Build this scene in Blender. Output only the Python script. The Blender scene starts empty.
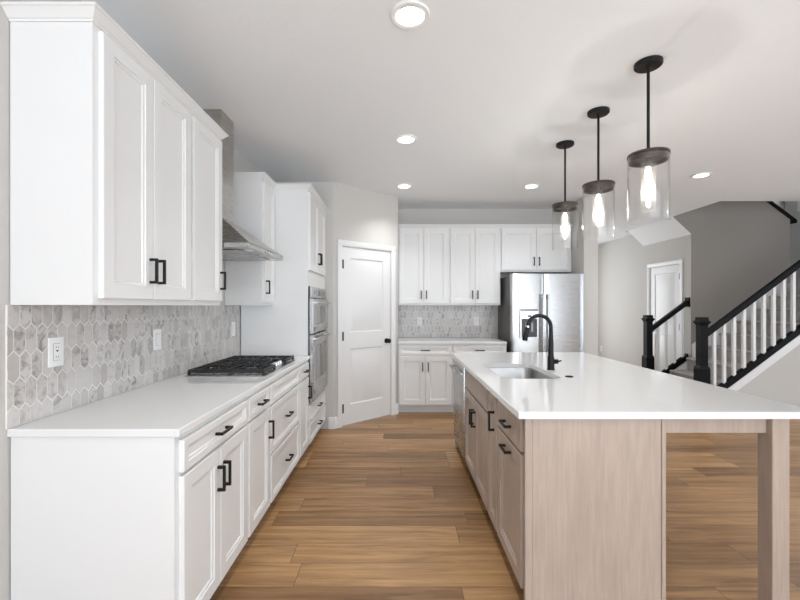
import bpy, bmesh, math, random
from mathutils import Vector, Matrix
random.seed(7)
PI = math.pi
S = bpy.context.scene
COL = S.collection

# ---------------------------------------------------------------- camera
cam_d = bpy.data.cameras.new('camera')
cam = bpy.data.objects.new('camera', cam_d); COL.objects.link(cam)
cam.location = (0, 0, 1.37); cam.rotation_euler = (PI/2, 0, 0)
cam_d.sensor_width = 36; cam_d.lens = 405/800*36
cam_d.shift_x = 2/800; cam_d.shift_y = 5.5/800
cam_d.clip_start = 0.05
S.camera = cam
# ---------------------------------------------------------------- exposure, sky, daylight
S.view_settings.view_transform = 'Standard'; S.view_settings.look = 'None'
S.view_settings.gamma = 1; S.view_settings.use_curve_mapping = False
S.view_settings.exposure = 0.0
W = bpy.data.worlds.new('sky'); S.world = W; W.use_nodes = True
W.node_tree.nodes['Background'].inputs[0].default_value = (0.80, 0.90, 1.02, 1)
W.node_tree.nodes['Background'].inputs[1].default_value = 3.0

def area(name, loc, rot, sx, sy, power, col=(1, 1, 1)):
    l = bpy.data.lights.new(name, 'AREA'); l.shape = 'RECTANGLE'; l.size = sx; l.size_y = sy
    l.energy = power; l.color = col
    o = bpy.data.objects.new(name, l); COL.objects.link(o); o.location = loc; o.rotation_euler = rot
    return o
YR = -3.4      # rear wall (behind the camera)
XR = 7.14      # right wall
# daylight through the patio doors in the rear wall, the great-room windows on the right, the stair window; plus added fill lamps
area('daylight_rear', (1.75, YR-0.06, 1.30), (PI/2, 0, 0), 6.1, 2.3, 130, (0.91, 0.975, 1.06))
area('ceiling_fill_rear', (1.75, YR-2.0, 0.02), (PI, 0, 0), 9.0, 3.4, 830, (0.94, 0.995, 1.06))  # added up-facing lamp standing in for ground bounce, lifts the ceiling
area('ceiling_fill_right', (XR+2.0, 0.9, 0.02), (PI, 0, 0), 3.4, 8.0, 260, (0.94, 0.995, 1.06))  # same added up-light outside the right-hand windows, also for the ceiling
area('hall_fill', (3.2, 9.56, 1.3), (-PI/2, 0, 0), 1.1, 2.2, 48, (0.96, 0.98, 1.0))  # added lamp to brighten the hall, its source is never seen
area('daylight_right', (XR+0.06, 0.9, 1.35), (PI/2, 0, PI/2), 5.6, 2.1, 7, (0.95, 0.975, 1.0))
area('daylight_stair', (XR+0.06, 6.75, 3.6), (PI/2, 0, PI/2), 1.0, 1.1, 32, (0.85, 0.93, 1.0))

# ---------------------------------------------------------------- materials
def mat(name, col, rough=0.5, metal=0.0, spec=0.5, coat=0.0):
    m = bpy.data.materials.new(name); m.use_nodes = True
    b = m.node_tree.nodes['Principled BSDF']
    b.inputs['Base Color'].default_value = (*col, 1); b.inputs['Roughness'].default_value = rough
    b.inputs['Metallic'].default_value = metal; b.inputs['Specular IOR Level'].default_value = spec
    b.inputs['Coat Weight'].default_value = coat
    return m
class NT:
    def __init__(s, m): s.t = m.node_tree; s.b = s.t.nodes['Principled BSDF']
    def n(s, typ, **kw):
        o = s.t.nodes.new(typ)
        for k, v in kw.items():
            if k.startswith('i_'):
                key = k[2:]; key = int(key) if key.isdigit() else key
                inp = o.inputs[key]
                if hasattr(v, 'is_linked'): s.t.links.new(v, inp)
                else: inp.default_value = v
            else: setattr(o, k, v)
        return o
    def math(s, op, a, b=0.0, c=0.0):
        o = s.n('ShaderNodeMath', operation=op)
        for i, v in enumerate((a, b, c)):
            if hasattr(v, 'is_linked'): s.t.links.new(v, o.inputs[i])
            else: o.inputs[i].default_value = v
        return o.outputs[0]
    def coords(s): return s.n('ShaderNodeTexCoord').outputs['Object']
    def scaled(s, vec, sc, loc=(0, 0, 0)):
        return s.n('ShaderNodeMapping', i_Vector=vec, i_Scale=sc, i_Location=loc).outputs[0]
    def noise(s, vec, scale, detail=4, rough=0.55, dist=0.0):
        return s.n('ShaderNodeTexNoise', i_Vector=vec, i_Scale=scale, i_Detail=detail, i_Roughness=rough, i_Distortion=dist).outputs[0]
    def ramp(s, fac, stops):
        r = s.n('ShaderNodeValToRGB'); e = r.color_ramp.elements
        while len(e) < len(stops): e.new(0.5)
        for el, (p, c) in zip(e, stops): el.position = p; el.color = (*c, 1)
        s.t.links.new(fac, r.inputs[0]); return r.outputs[0]
    def mix(s, f, a, b, mode='MIX'):
        o = s.n('ShaderNodeMix', data_type='RGBA', blend_type=mode)
        for i, v in ((0, f), (6, a), (7, b)):
            if hasattr(v, 'is_linked'): s.t.links.new(v, o.inputs[i])
            else: o.inputs[i].default_value = v if i == 0 else (*v, 1)
        return o.outputs[2]
    def bump(s, h, strength, dist=0.01):
        o = s.n('ShaderNodeBump', i_Height=h, i_Strength=strength, i_Distance=dist)
        s.t.links.new(o.outputs[0], s.b.inputs['Normal'])
    def base(s, c): s.t.links.new(c, s.b.inputs['Base Color'])
    def rough(s, c): s.t.links.new(c, s.b.inputs['Roughness'])

M = {}
M['white'] = mat('white_cabinet_paint', (0.76, 0.757, 0.745), 0.38)
M['trim'] = mat('white_trim_paint', (0.77, 0.767, 0.757), 0.35)
M['white_plastic'] = mat('white_plastic', (0.86, 0.86, 0.85), 0.3)
M['gap_grey'] = mat('shadow_gap_grey', (0.30, 0.30, 0.29), 0.6)
M['slot'] = mat('dark_slot', (0.03, 0.03, 0.03), 0.5)
M['black'] = mat('matt_black_metal', (0.012, 0.0115, 0.011), 0.42, 0.0, 0.22)
M['black_paint'] = mat('black_painted_wood', (0.007, 0.007, 0.0075), 0.5, 0, 0.12)
M['dark_plastic'] = mat('dark_grey_plastic', (0.03, 0.03, 0.032), 0.3)
M['fridge_side'] = mat('dark_grey_sheet_metal', (0.10, 0.10, 0.10), 0.45, 0.2)
M['iron'] = mat('black_cast_iron', (0.012, 0.012, 0.013), 0.5)
M['bronze'] = mat('dark_bronze', (0.10, 0.085, 0.07), 0.32, 0.9)
M['chrome'] = mat('chrome', (0.75, 0.75, 0.75), 0.12, 1.0)
M['oven_glass'] = mat('grey_oven_glass', (0.12, 0.12, 0.115), 0.06, 0.0, 0.8)
M['bone'] = mat('beige_wall_inner', (0.6, 0.58, 0.55), 0.6)

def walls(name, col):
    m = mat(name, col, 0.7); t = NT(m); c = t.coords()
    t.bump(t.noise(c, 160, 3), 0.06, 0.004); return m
M['wall'] = walls('greige_wall_paint', (0.56, 0.54, 0.51))
M['shaded_wall'] = walls('shaded_stair_wall_paint', (0.30, 0.275, 0.25))  # wall paint darkened: the stairwell's shade is put into this colour
m = mat('ceiling_paint', (0.865, 0.882, 0.892), 0.85); t = NT(m); c = t.coords()
t.bump(t.noise(c, 42, 4, 0.65, 0.6), 0.22, 0.008); M['ceiling'] = m

# floor: planks running along X, 0.18 m wide
m = mat('oak_plank_floor', (0.4, 0.25, 0.13), 0.36, 0, 0.35); t = NT(m); c = t.coords()
sx = t.n('ShaderNodeSeparateXYZ', i_0=c); PW, PL = 0.182, 1.23
yr = t.math('DIVIDE', t.math('ADD', sx.outputs[1], 20.05), PW); row = t.math('FLOOR', yr)
off = t.math('MULTIPLY', t.n('ShaderNodeTexWhiteNoise', noise_dimensions='1D', i_W=row).outputs[0], PL)
xr = t.math('DIVIDE', t.math('ADD', t.math('ADD', sx.outputs[0], 30.0), off), PL); pl = t.math('FLOOR', xr)
pid = t.n('ShaderNodeCombineXYZ', i_0=pl, i_1=row, i_2=0.0).outputs[0]
wn = t.n('ShaderNodeTexWhiteNoise', noise_dimensions='3D', i_Vector=pid)
shift = t.n('ShaderNodeVectorMath', operation='SCALE', i_0=wn.outputs[1], i_Scale=37.0).outputs[0]
gv = t.n('ShaderNodeVectorMath', operation='ADD', i_0=c, i_1=shift).outputs[0]
g1 = t.noise(t.scaled(gv, (0.75, 11, 1)), 2.0, 5, 0.6, 0.7)
g2 = t.noise(t.scaled(gv, (2.2, 70, 1)), 2.5, 4, 0.6)
colA = t.ramp(wn.outputs[0], [(0, (0.215, 0.116, 0.053)), (0.25, (0.29, 0.165, 0.075)), (0.6, (0.37, 0.214, 0.098)), (1.0, (0.44, 0.265, 0.128))])
colB = t.mix(t.ramp(g1, [(0.3, (0, 0, 0)), (0.68, (1, 1, 1))]), (0.60, 0.56, 0.53), (1.26, 1.25, 1.22))
colC = t.mix(t.ramp(g2, [(0.3, (0, 0, 0)), (0.7, (1, 1, 1))]), (0.86, 0.84, 0.82), (1.08, 1.08, 1.08))
cc = t.mix(1.0, t.mix(1.0, colA, colB, 'MULTIPLY'), colC, 'MULTIPLY')
fy = t.math('FRACT', yr); fx = t.math('FRACT', xr)
ey = t.math('MULTIPLY', t.math('MINIMUM', fy, t.math('SUBTRACT', 1.0, fy)), PW)
ex = t.math('MULTIPLY', t.math('MINIMUM', fx, t.math('SUBTRACT', 1.0, fx)), PL)
gap = t.math('LESS_THAN', t.math('MINIMUM', ex, ey), 0.0014)
t.base(t.mix(gap, cc, (0.11, 0.06, 0.032)))
t.bump(t.math('SUBTRACT', g2, t.math('MULTIPLY', gap, 1.0)), 0.08, 0.003); M['floor'] = m

# stained island wood
def stain(name, grain, col):
    m = mat(name, col, 0.42); t = NT(m); c = t.coords()
    a = t.noise(t.scaled(c, grain), 3.0, 5, 0.6, 0.4)
    b = t.noise(t.scaled(c, tuple(v*0.16+1.0 for v in grain)), 2.4, 3, 0.5)
    k = t.mix(t.ramp(a, [(0.3, (0, 0, 0)), (0.7, (1, 1, 1))]), tuple(v*0.90 for v in col), tuple(v*1.07 for v in col))
    t.base(t.mix(1.0, k, t.ramp(b, [(0.3, (0.93, 0.92, 0.915)), (0.7, (1.04, 1.04, 1.04))]), 'MULTIPLY')); return m
TAUPE = (0.43, 0.345, 0.285)
M['taupe'] = stain('taupe_stained_maple', (26, 26, 1.6), TAUPE)

# quartz
m = mat('white_quartz', (0.80, 0.795, 0.785), 0.045, 0.0, 0.55); t = NT(m); c = t.coords()
n = t.noise(c, 260, 3, 0.6)
t.base(t.ramp(n, [(0.3, (0.74, 0.737, 0.73)), (0.7, (0.79, 0.787, 0.78))])); M['quartz'] = m

# marble tiles: one value per tile island plus veins
m = mat('grey_white_marble_tile', (0.7, 0.68, 0.66), 0.28); t = NT(m); c = t.coords()
isl = t.n('ShaderNodeNewGeometry').outputs['Random Per Island']
sh = t.n('ShaderNodeCombineXYZ', i_0=t.math('MULTIPLY', isl, 23.0), i_1=t.math('MULTIPLY', isl, 51.0), i_2=t.math('MULTIPLY', isl, 77.0)).outputs[0]
v = t.n('ShaderNodeVectorMath', operation='ADD', i_0=c, i_1=sh).outputs[0]
vein = t.noise(v, 16, 6, 0.62, 1.6)
dk = t.ramp(isl, [(0.0, (0.46, 0.43, 0.405)), (0.2, (0.565, 0.535, 0.51)), (0.75, (0.61, 0.58, 0.555)), (1.0, (0.66, 0.635, 0.61))])
amt = t.math('MULTIPLY', t.ramp(vein, [(0.47, (0, 0, 0)), (0.66, (1, 1, 1))]), t.ramp(t.math('FRACT', t.math('MULTIPLY', isl, 7.31)), [(0.2, (0.12,)*3), (0.9, (1.0,)*3)]))
t.base(t.mix(amt, dk, (0.22, 0.20, 0.19))); M['marble'] = m
M['grout'] = mat('pale_grout', (0.84, 0.83, 0.81), 0.85)

def steel(name, col, rough, ax):
    m = mat(name, col, rough, 1.0); t = NT(m); c = t.coords()
    n = t.noise(t.scaled(c, ax), 3.0, 3, 0.6)
    t.rough(t.n('ShaderNodeMapRange', i_Value=n, i_3=rough*0.9, i_4=rough*1.12).outputs[0])
    t.bump(n, 0.004, 0.002); return m
M['steel'] = steel('brushed_stainless_steel', (0.46, 0.457, 0.452), 0.27, (2, 2, 220))
M['steel_sink'] = steel('satin_stainless_steel', (0.44, 0.437, 0.43), 0.30, (160, 2, 160))
M['hood_steel'] = steel('hood_stainless_steel', (0.50, 0.475, 0.445), 0.27, (2, 2, 180))

# carpet
m = mat('grey_carpet', (0.27, 0.255, 0.245), 0.95, 0, 0.1); t = NT(m); c = t.coords()
n = t.noise(c, 120, 4, 0.7); n2 = t.noise(c, 9, 3)
t.base(t.mix(1.0, t.ramp(n, [(0.3, (0.38, 0.36, 0.34)), (0.7, (0.66, 0.635, 0.61))]), t.ramp(n2, [(0.3, (0.8,)*3), (0.7, (1.1,)*3)]), 'MULTIPLY'))
t.bump(n, 0.5, 0.01); M['carpet'] = m

# thin clear glass
def thin_glass(name, tint, facing=0.9):
    m = bpy.data.materials.new(name); m.use_nodes = True; nt = m.node_tree; nt.nodes.clear()
    out = nt.nodes.new('ShaderNodeOutputMaterial'); mx = nt.nodes.new('ShaderNodeMixShader')
    tr = nt.nodes.new('ShaderNodeBsdfTransparent'); tr.inputs[0].default_value = (*tint, 1)
    gl = nt.nodes.new('ShaderNodeBsdfGlossy'); gl.inputs['Roughness'].default_value = 0.03
    lw = nt.nodes.new('ShaderNodeLayerWeight'); lw.inputs[0].default_value = 0.5
    pw = nt.nodes.new('ShaderNodeMath'); pw.operation = 'POWER'; pw.inputs[1].default_value = 4.0
    ad = nt.nodes.new('ShaderNodeMath'); ad.operation = 'MULTIPLY_ADD'; ad.inputs[1].default_value = 0.75; ad.inputs[2].default_value = 0.035
    nt.links.new(lw.outputs['Facing'], pw.inputs[0]); nt.links.new(pw.outputs[0], ad.inputs[0]); nt.links.new(ad.outputs[0], mx.inputs[0])
    nt.links.new(tr.outputs[0], mx.inputs[1]); nt.links.new(gl.outputs[0], mx.inputs[2])
    nt.links.new(mx.outputs[0], out.inputs[0]); return m
M['glass'] = thin_glass('clear_pendant_glass', (0.995, 0.995, 0.993))
M['window_glass'] = thin_glass('window_glass', (0.98, 0.98, 0.98))
def frosted(name, f):
    m = bpy.data.materials.new(name); m.use_nodes = True; nt = m.node_tree; nt.nodes.clear()
    out = nt.nodes.new('ShaderNodeOutputMaterial'); mx = nt.nodes.new('ShaderNodeMixShader'); mx.inputs[0].default_value = f
    tr = nt.nodes.new('ShaderNodeBsdfTransparent'); tl = nt.nodes.new('ShaderNodeBsdfTranslucent'); tl.inputs[0].default_value = (0.95, 0.94, 0.92, 1)
    nt.links.new(tr.outputs[0], mx.inputs[1]); nt.links.new(tl.outputs[0], mx.inputs[2]); nt.links.new(mx.outputs[0], out.inputs[0]); return m
M['frosted'] = frosted('lightly_frosted_glass', 0.05)
def emit(name, col, s):
    m = mat(name, col, 0.4); b = m.node_tree.nodes['Principled BSDF']
    b.inputs['Emission Color'].default_value = (*col, 1); b.inputs['Emission Strength'].default_value = s; return m
M['lens'] = emit('lit_downlight_lens', (1.0, 0.97, 0.92), 6.0)
M['bulb'] = emit('lit_bulb', (1.0, 0.94, 0.85), 14.0)
M['display'] = emit('oven_display', (0.05, 0.09, 0.10), 0.4)

# ---------------------------------------------------------------- mesh builder
class MB:
    def __init__(s): s.bm = bmesh.new()
    def _start(s): return len(s.bm.verts), len(s.bm.faces)
    def box(s, x0, x1, y0, y1, z0, z1, bev=0.0, seg=1):
        x0, x1 = sorted((x0, x1)); y0, y1 = sorted((y0, y1)); z0, z1 = sorted((z0, z1))
        v = [s.bm.verts.new(p) for p in ((x0,y0,z0),(x1,y0,z0),(x1,y1,z0),(x0,y1,z0),(x0,y0,z1),(x1,y0,z1),(x1,y1,z1),(x0,y1,z1))]
        f = [s.bm.faces.new([v[i] for i in q]) for q in ((3,2,1,0),(4,5,6,7),(0,1,5,4),(1,2,6,5),(2,3,7,6),(3,0,4,7))]
        if bev > 0:
            e = list({e for q in f for e in q.edges})
            bmesh.ops.bevel(s.bm, geom=e, offset=min(bev, 0.45*min(x1-x0, y1-y0, z1-z0)), segments=seg, affect='EDGES', profile=0.6)
        return s
    def prism(s, pts, axis, a, b):
        # pts 2D; axis 'x': (y,z), 'y': (x,z), 'z': (x,y)
        def P(p, t): return {'x': (t, p[0], p[1]), 'y': (p[0], t, p[1]), 'z': (p[0], p[1], t)}[axis]
        A = [s.bm.verts.new(P(p, a)) for p in pts]; B = [s.bm.verts.new(P(p, b)) for p in pts]; n = len(pts)
        fs = [s.bm.faces.new(A), s.bm.faces.new(B[::-1])]
        for i in range(n): fs.append(s.bm.faces.new((A[i], B[i], B[(i+1) % n], A[(i+1) % n])))
        bmesh.ops.recalc_face_normals(s.bm, faces=fs)
        return s
    def loft(s, rings, cap0=True, cap1=True, closed=True):
        R = [[s.bm.verts.new(p) for p in r] for r in rings]; fs = []
        for a, b in zip(R, R[1:]):
            n = len(a)
            for i in range(n if closed else n-1):
                fs.append(s.bm.faces.new((a[i], a[(i+1) % n], b[(i+1) % n], b[i])))
        if cap0: fs.append(s.bm.faces.new(R[0][::-1]))
        if cap1: fs.append(s.bm.faces.new(R[-1]))
        bmesh.ops.recalc_face_normals(s.bm, faces=fs)
        return s
    def lathe(s, prof, c=(0, 0, 0), seg=28, axis='z', cap=True):
        rings = []
        for r, h in prof:
            ring = []
            for i in range(seg):
                a = 2*PI*i/seg; u, v = r*math.cos(a), r*math.sin(a)
                p = {'z': (u, v, h), 'x': (h, u, v), 'y': (u, h, v)}[axis]
                ring.append((p[0]+c[0], p[1]+c[1], p[2]+c[2]))
            rings.append(ring)
        return s.loft(rings, cap, cap)
    def tube(s, path, rad, seg=12):
        pts = [Vector(p) for p in path]; rings = []
        rs = rad if isinstance(rad, (list, tuple)) else [rad]*len(pts)
        ref = Vector((0, 1, 0)) if abs((pts[-1]-pts[0]).normalized().y) < 0.9 else Vector((0, 0, 1))
        for i, p in enumerate(pts):
            d = (pts[min(i+1, len(pts)-1)]-pts[max(i-1, 0)]).normalized()
            u = (ref - d*ref.dot(d)).normalized(); w = d.cross(u)
            rings.append([p+(u*math.cos(2*PI*k/seg)+w*math.sin(2*PI*k/seg))*rs[i] for k in range(seg)])
        return s.loft(rings)
    def slopebar(s, p0, p1, y0, y1, h):
        # bar in the XZ plane from p0 to p1 (bottom line), vertical thickness h
        return s.prism([(p0[0], p0[1]), (p1[0], p1[1]), (p1[0], p1[1]+h), (p0[0], p0[1]+h)], 'y', y0, y1)
    def build(s, name, m, parent=None, loc=(0, 0, 0), rotz=0.0, smooth=32):
        bm = s.bm; a = math.radians(smooth); bm.normal_update()
        for f in bm.faces: f.smooth = True
        for e in bm.edges:
            e.smooth = len(e.link_faces) == 2 and e.calc_face_angle(0) < a
        me = bpy.data.meshes.new(name); bm.to_mesh(me); bm.free(); me.materials.append(m if not isinstance(m, str) else M[m])
        o = bpy.data.objects.new(name, me); COL.objects.link(o); o.location = loc; o.rotation_euler = (0, 0, rotz)
        if parent is not None: o.parent = parent
        return o

def tag(o, label, cat, group=None):
    o['label'] = label; o['category'] = cat
    if group: o['group'] = group
    return o
def thing(name, label, cat, loc=(0, 0, 0), rotz=0.0, group=None):
    o = bpy.data.objects.new(name, None); COL.objects.link(o); o.location = loc; o.rotation_euler = (0, 0, rotz)
    o.empty_display_size = 0.1
    return tag(o, label, cat, group)
def struct(o): o['kind'] = 'structure'; return o
def copy_tree(o, loc, label, parent=None):
    c = o.copy(); COL.objects.link(c)
    if parent is None:
        c.location = loc; c['label'] = label
    else: c.parent = parent
    for ch in list(o.children): copy_tree(ch, None, None, c)
    return c

# ---------------------------------------------------------------- setting
CZ = 2.743; XL = -1.425; YB = 5.75; YS = 7.475; YH = 9.5
fl = MB(); fl.box(XL-0.12, XR+0.12, YR-0.12, YH+0.1, -0.06, 0.0)
struct(fl.build('floor', 'floor'))
# ceiling with the stairwell opening X>4.24, Y 5.33..7.475
OX, OY = 4.24, 5.33
ce = MB()
ce.box(XL-0.12, XR+0.12, YR-0.12, OY, CZ, CZ+0.30)
ce.box(XL-0.12, OX, OY, YH+0.1, CZ, CZ+0.30)
ce.box(OX, XR+0.12, YS, YH+0.1, CZ, CZ+0.30)
struct(ce.build('ceiling', 'ceiling'))
so = MB(); so.prism([(OX, CZ), (4.53, 2.47), (6.0, 1.37), (6.0, 1.57), (4.53, 2.67), (OX, CZ+0.2)], 'y', 6.376, YS)
so.prism([(OX, CZ), (4.53, 2.47), (4.53, 2.478), (OX, 2.751)], 'y', 6.26, 6.3759)
struct(so.build('ceiling_soffit', 'ceiling'))

w = MB(); w.box(XL-0.12, XL, YR, 4.5, 0, CZ); struct(w.build('wall_left', 'wall'))
# pantry: short wall, angled wall with door, return wall
P0 = Vector((-0.717, 4.5)); P1 = Vector((0.0, 5.14)); PLEN = (P1-P0).length; PANG = math.atan2(P1.y-P0.y, P1.x-P0.x)
w = MB(); w.box(XL, P0.x-0.03, 4.5, 4.6, 0, CZ)
w.prism([(P0.x-0.03, 4.5), (P0.x, 4.5), (P0.x-0.066, 4.575), (P0.x-0.066, 4.6), (P0.x-0.03, 4.6)][:2]+[(P0.x-0.03, 4.53)], 'z', 0, CZ)
struct(w.build('wall_pantry_side', 'wall'))
def wall_hole(name, x0, x1, th, h0, h1, hz, loc, rotz, zt=CZ):
    b = MB(); b.box(x0, h0, 0, th, 0, zt); b.box(h1, x1, 0, th, 0, zt); b.box(h0, h1, 0, th, hz, zt)
    return struct(b.build(name, 'wall', None, loc, rotz))
PD0, PD1 = 0.117, 0.836
wall_hole('wall_pantry', 0, PLEN, 0.11, PD0-0.012, PD1+0.012, 2.052, (P0.x, P0.y, 0), PANG)
w = MB(); w.box(-0.10, 0.0, 5.15, YB, 0, CZ); struct(w.build('wall_pantry_return', 'wall'))
w = MB(); w.box(0.0, 2.34, YB, YB+0.12, 0, CZ); struct(w.build('wall_back', 'wall'))
w = MB(); w.box(2.34, 2.52, 5.1, YH, 0, CZ); struct(w.build('wall_niche', 'wall'))
w = MB(); w.box(2.52, 2.65, YH, YH+0.1, 0, CZ); w.box(3.75, 4.53, YH, YH+0.1, 0, CZ); w.box(2.65, 3.75, YH, YH+0.1, 2.4, CZ); w.box(2.65, 3.75, YH, YH+0.1, 0, 0.2); struct(w.build('wall_hall_end', 'wall'))
# hall wall at X=4.53 facing -X, with the closet door (built in local frame: x runs along -Y)
XH = 4.53
HD0, HD1 = YH-7.27, YH-6.51          # local door opening
YW0, YW1 = 6.26, 6.376               # the wall between the two stair flights
b = MB(); k0, k1 = YH-YS, YH-YW1
b.box(0, k0, 0, 0.11, 0, CZ); b.box(k0, HD0-0.012, 0, 0.11, 0, 2.47); b.box(HD1+0.012, k1, 0, 0.11, 0, 2.47); b.box(HD0-0.012, HD1+0.012, 0, 0.11, 2.052, 2.47)
b.box(k1, YH-YW0, -0.004, -0.0005, 0, 2.47)
struct(b.build('wall_hall', 'wall', None, (XH, YH, 0), -PI/2))
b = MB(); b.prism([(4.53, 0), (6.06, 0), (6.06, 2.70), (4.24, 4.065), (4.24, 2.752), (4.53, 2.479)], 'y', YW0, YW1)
struct(b.build('wall_stair', 'shaded_wall'))
ZU = 5.3
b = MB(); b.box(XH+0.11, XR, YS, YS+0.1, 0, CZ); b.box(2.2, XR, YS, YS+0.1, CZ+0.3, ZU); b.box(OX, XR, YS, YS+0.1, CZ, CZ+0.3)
struct(b.build('wall_stair_back', 'shaded_wall'))
b = MB(); b.box(2.2, XR, OY-0.1, OY, CZ+0.30, ZU); struct(b.build('wall_upper_front', 'wall'))
b = MB(); b.box(2.1, 2.2, OY-0.1, YS+0.1, CZ+0.30, ZU); struct(b.build('wall_upper_left', 'wall'))
b = MB(); b.box(2.1, XR+0.12, OY-0.1, YS+0.1, ZU, ZU+0.1); struct(b.build('ceiling_upper', 'ceiling'))
# right wall with great-room window and stair window
b = MB(); T = XR+0.12
b.box(XR, T, YR, -1.9, 0, CZ); b.box(XR, T, 3.7, OY-0.1, 0, CZ); b.box(XR, T, -1.9, 3.7, 0, 0.3); b.box(XR, T, -1.9, 3.7, 2.4, CZ)
b.box(XR, T, OY-0.1, 6.25, 0, ZU); b.box(XR, T, 7.25, YS+0.1, 0, ZU); b.box(XR, T, 6.25, 7.25, 0, 3.05); b.box(XR, T, 6.25, 7.25, 4.15, ZU)
b.box(XR, T, YS+0.1, YH+0.1, 0, CZ)
struct(b.build('wall_right', 'wall'))
b = MB(); b.box(XL-0.12, -1.3, YR-0.12, YR, 0, CZ); b.box(4.8, XR, YR-0.12, YR, 0, CZ); b.box(-1.3, 4.8, YR-0.12, YR, 2.4, CZ); b.box(-1.3, 4.8, YR-0.12, YR, 0, 0.1)
struct(b.build('wall_rear', 'wall'))
def window(name, x0, x1, z0, z1, n, loc, rotz):
    f = MB(); fw = 0.055
    f.box(x0, x1, 0.01, 0.055, z0, z0+fw); f.box(x0, x1, 0.01, 0.055, z1-fw, z1)
    for i in range(n+1):
        c = x0+fw/2+(x1-x0-fw)*i/n; f.box(c-fw/2, c+fw/2, 0.01, 0.055, z0+fw, z1-fw)
    o = struct(f.build(name, 'trim', None, loc, rotz))
    g = MB(); g.box(x0+fw, x1-fw, 0.03, 0.034, z0+fw, z1-fw); g.build('pane', 'window_glass', o)
window('window_1', -1.3, 4.8, 0.1, 2.4, 3, (0, YR-0.06, 0), 0)
window('window_2', -3.7, 1.9, 0.3, 2.4, 3, (XR, 0, 0), -PI/2)
window('hall_fill_window', 2.65, 3.75, 0.2, 2.4, 1, (0, YH-0.005, 0), 0)  # unseen opening added with its lamp to light the hall
window('window_3', -7.25, -6.25, 3.05, 4.15, 1, (XR, 0, 0), -PI/2)

# baseboards
def baseboard(name, L, loc, rotz, h=0.13, t=0.014):
    b = MB(); b.prism([(0, 0), (0, h), (-t*0.45, h), (-t, h-0.02), (-t, 0)], 'x', 0, L)
    return struct(b.build(name, 'trim', None, loc, rotz))
baseboard('baseboard_left', 4.78, (XL, YR, 0), PI/2)
baseboard('baseboard_pantry_side', 0.055, (P0.x-0.053, 4.5, 0), 0)
u = Vector((math.cos(PANG), math.sin(PANG)))
baseboard('baseboard_pantry', 0.046, (P0.x, P0.y, 0), PANG)
q = P0+u*(PLEN-0.058+0.001); baseboard('baseboard_pantry_end', 0.054, (q.x, q.y, 0), PANG)
baseboard('baseboard_niche_end', 0.18, (2.34, 5.1, 0), 0)
baseboard('baseboard_hall', HD0-0.085, (XH, YH, 0), -PI/2)
baseboard('baseboard_hall_end', 2.0, (2.52, YH, 0), 0)
baseboard('baseboard_right', 8.4, (XR, 5.1, 0), -PI/2)

# ---------------------------------------------------------------- panelled fronts
def panel_front(mb, x0, x1, z0, z1, y, th, rails, prof, bev=0.0025):
    """front face towards -y at y-th, back at y; rails = (xa, xb, [(za, zb), ...]) panel rectangles; prof = [(inset, depth), ...]"""
    bm = mb.bm; xa, xb, zs = rails; f = y-th
    X = [x0+bev, xa, xb, x1-bev]; Z = [z0+bev]
    for a, b_ in zs: Z += [a, b_]
    Z.append(z1-bev); cache = {}
    def V(x, yy, z):
        k = (round(x, 5), round(yy, 5), round(z, 5))
        if k not in cache: cache[k] = bm.verts.new((x, yy, z))
        return cache[k]
    fs = []
    for i in range(3):
        for j in range(len(Z)-1):
            a, b_, c, d = X[i], X[i+1], Z[j], Z[j+1]
            if i == 1 and j % 2 == 1:
                prev = [(a, f, c), (b_, f, c), (b_, f, d), (a, f, d)]
                for ins, dep in prof:
                    cur = [(a+ins, f+dep, c+ins), (b_-ins, f+dep, c+ins), (b_-ins, f+dep, d-ins), (a+ins, f+dep, d-ins)]
                    for k in range(4):
                        fs.append(bm.faces.new((V(*prev[k]), V(*prev[(k+1) % 4]), V(*cur[(k+1) % 4]), V(*cur[k]))))
                    prev = cur
                fs.append(bm.faces.new([V(*p) for p in prev]))
            else:
                fs.append(bm.faces.new((V(a, f, c), V(b_, f, c), V(b_, f, d), V(a, f, d))))
    # perimeter: follow grid verts on each side
    per = [(x, f, Z[0]) for x in X]+[(X[3], f, z) for z in Z[1:]]+[(x, f, Z[-1]) for x in X[2::-1]]+[(X[0], f, z) for z in Z[-2:0:-1]]
    def outw(p): return (p[0] + (-bev if p[0] == X[0] else bev if p[0] == X[3] else 0), f+bev, p[2] + (-bev if p[2] == Z[0] else bev if p[2] == Z[-1] else 0))
    o1 = [outw(p) for p in per]; o2 = [(p[0], y, p[2]) for p in o1]; n = len(per)
    for k in range(n):
        fs.append(bm.faces.new((V(*per[k]), V(*o1[k]), V(*o1[(k+1) % n]), V(*per[(k+1) % n]))))
        fs.append(bm.faces.new((V(*o1[k]), V(*o2[k]), V(*o2[(k+1) % n]), V(*o1[(k+1) % n]))))
    fs.append(bm.faces.new([V(*p) for p in o2[::-1]]))
    bmesh.ops.recalc_face_normals(bm, faces=fs)
    return mb
SHAKER = [(0.002, 0.004), (0.012, 0.0065), (0.015, 0.011)]
def pull(parent, x, z, y, vertical, L=0.112, m='black'):
    b = MB(); s, pr = 0.0060, 0.034
    h = L/2
    if vertical:
        b.box(x-s, x+s, y-pr, y-pr+0.0105, z-h, z+h, 0.0012)
        for k in (-1, 1): b.box(x-s*0.95, x+s*0.95, y-pr+0.0105, y, z+k*(h-s)-s, z+k*(h-s)+s)
    else:
        b.box(x-h, x+h, y-pr, y-pr+0.0105, z-s, z+s, 0.0012)
        for k in (-1, 1): b.box(x+k*(h-s)-s, x+k*(h-s)+s, y-pr+0.0105, y, z-s*0.95, z+s*0.95)
    return b.build('handle', m, parent)

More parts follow.
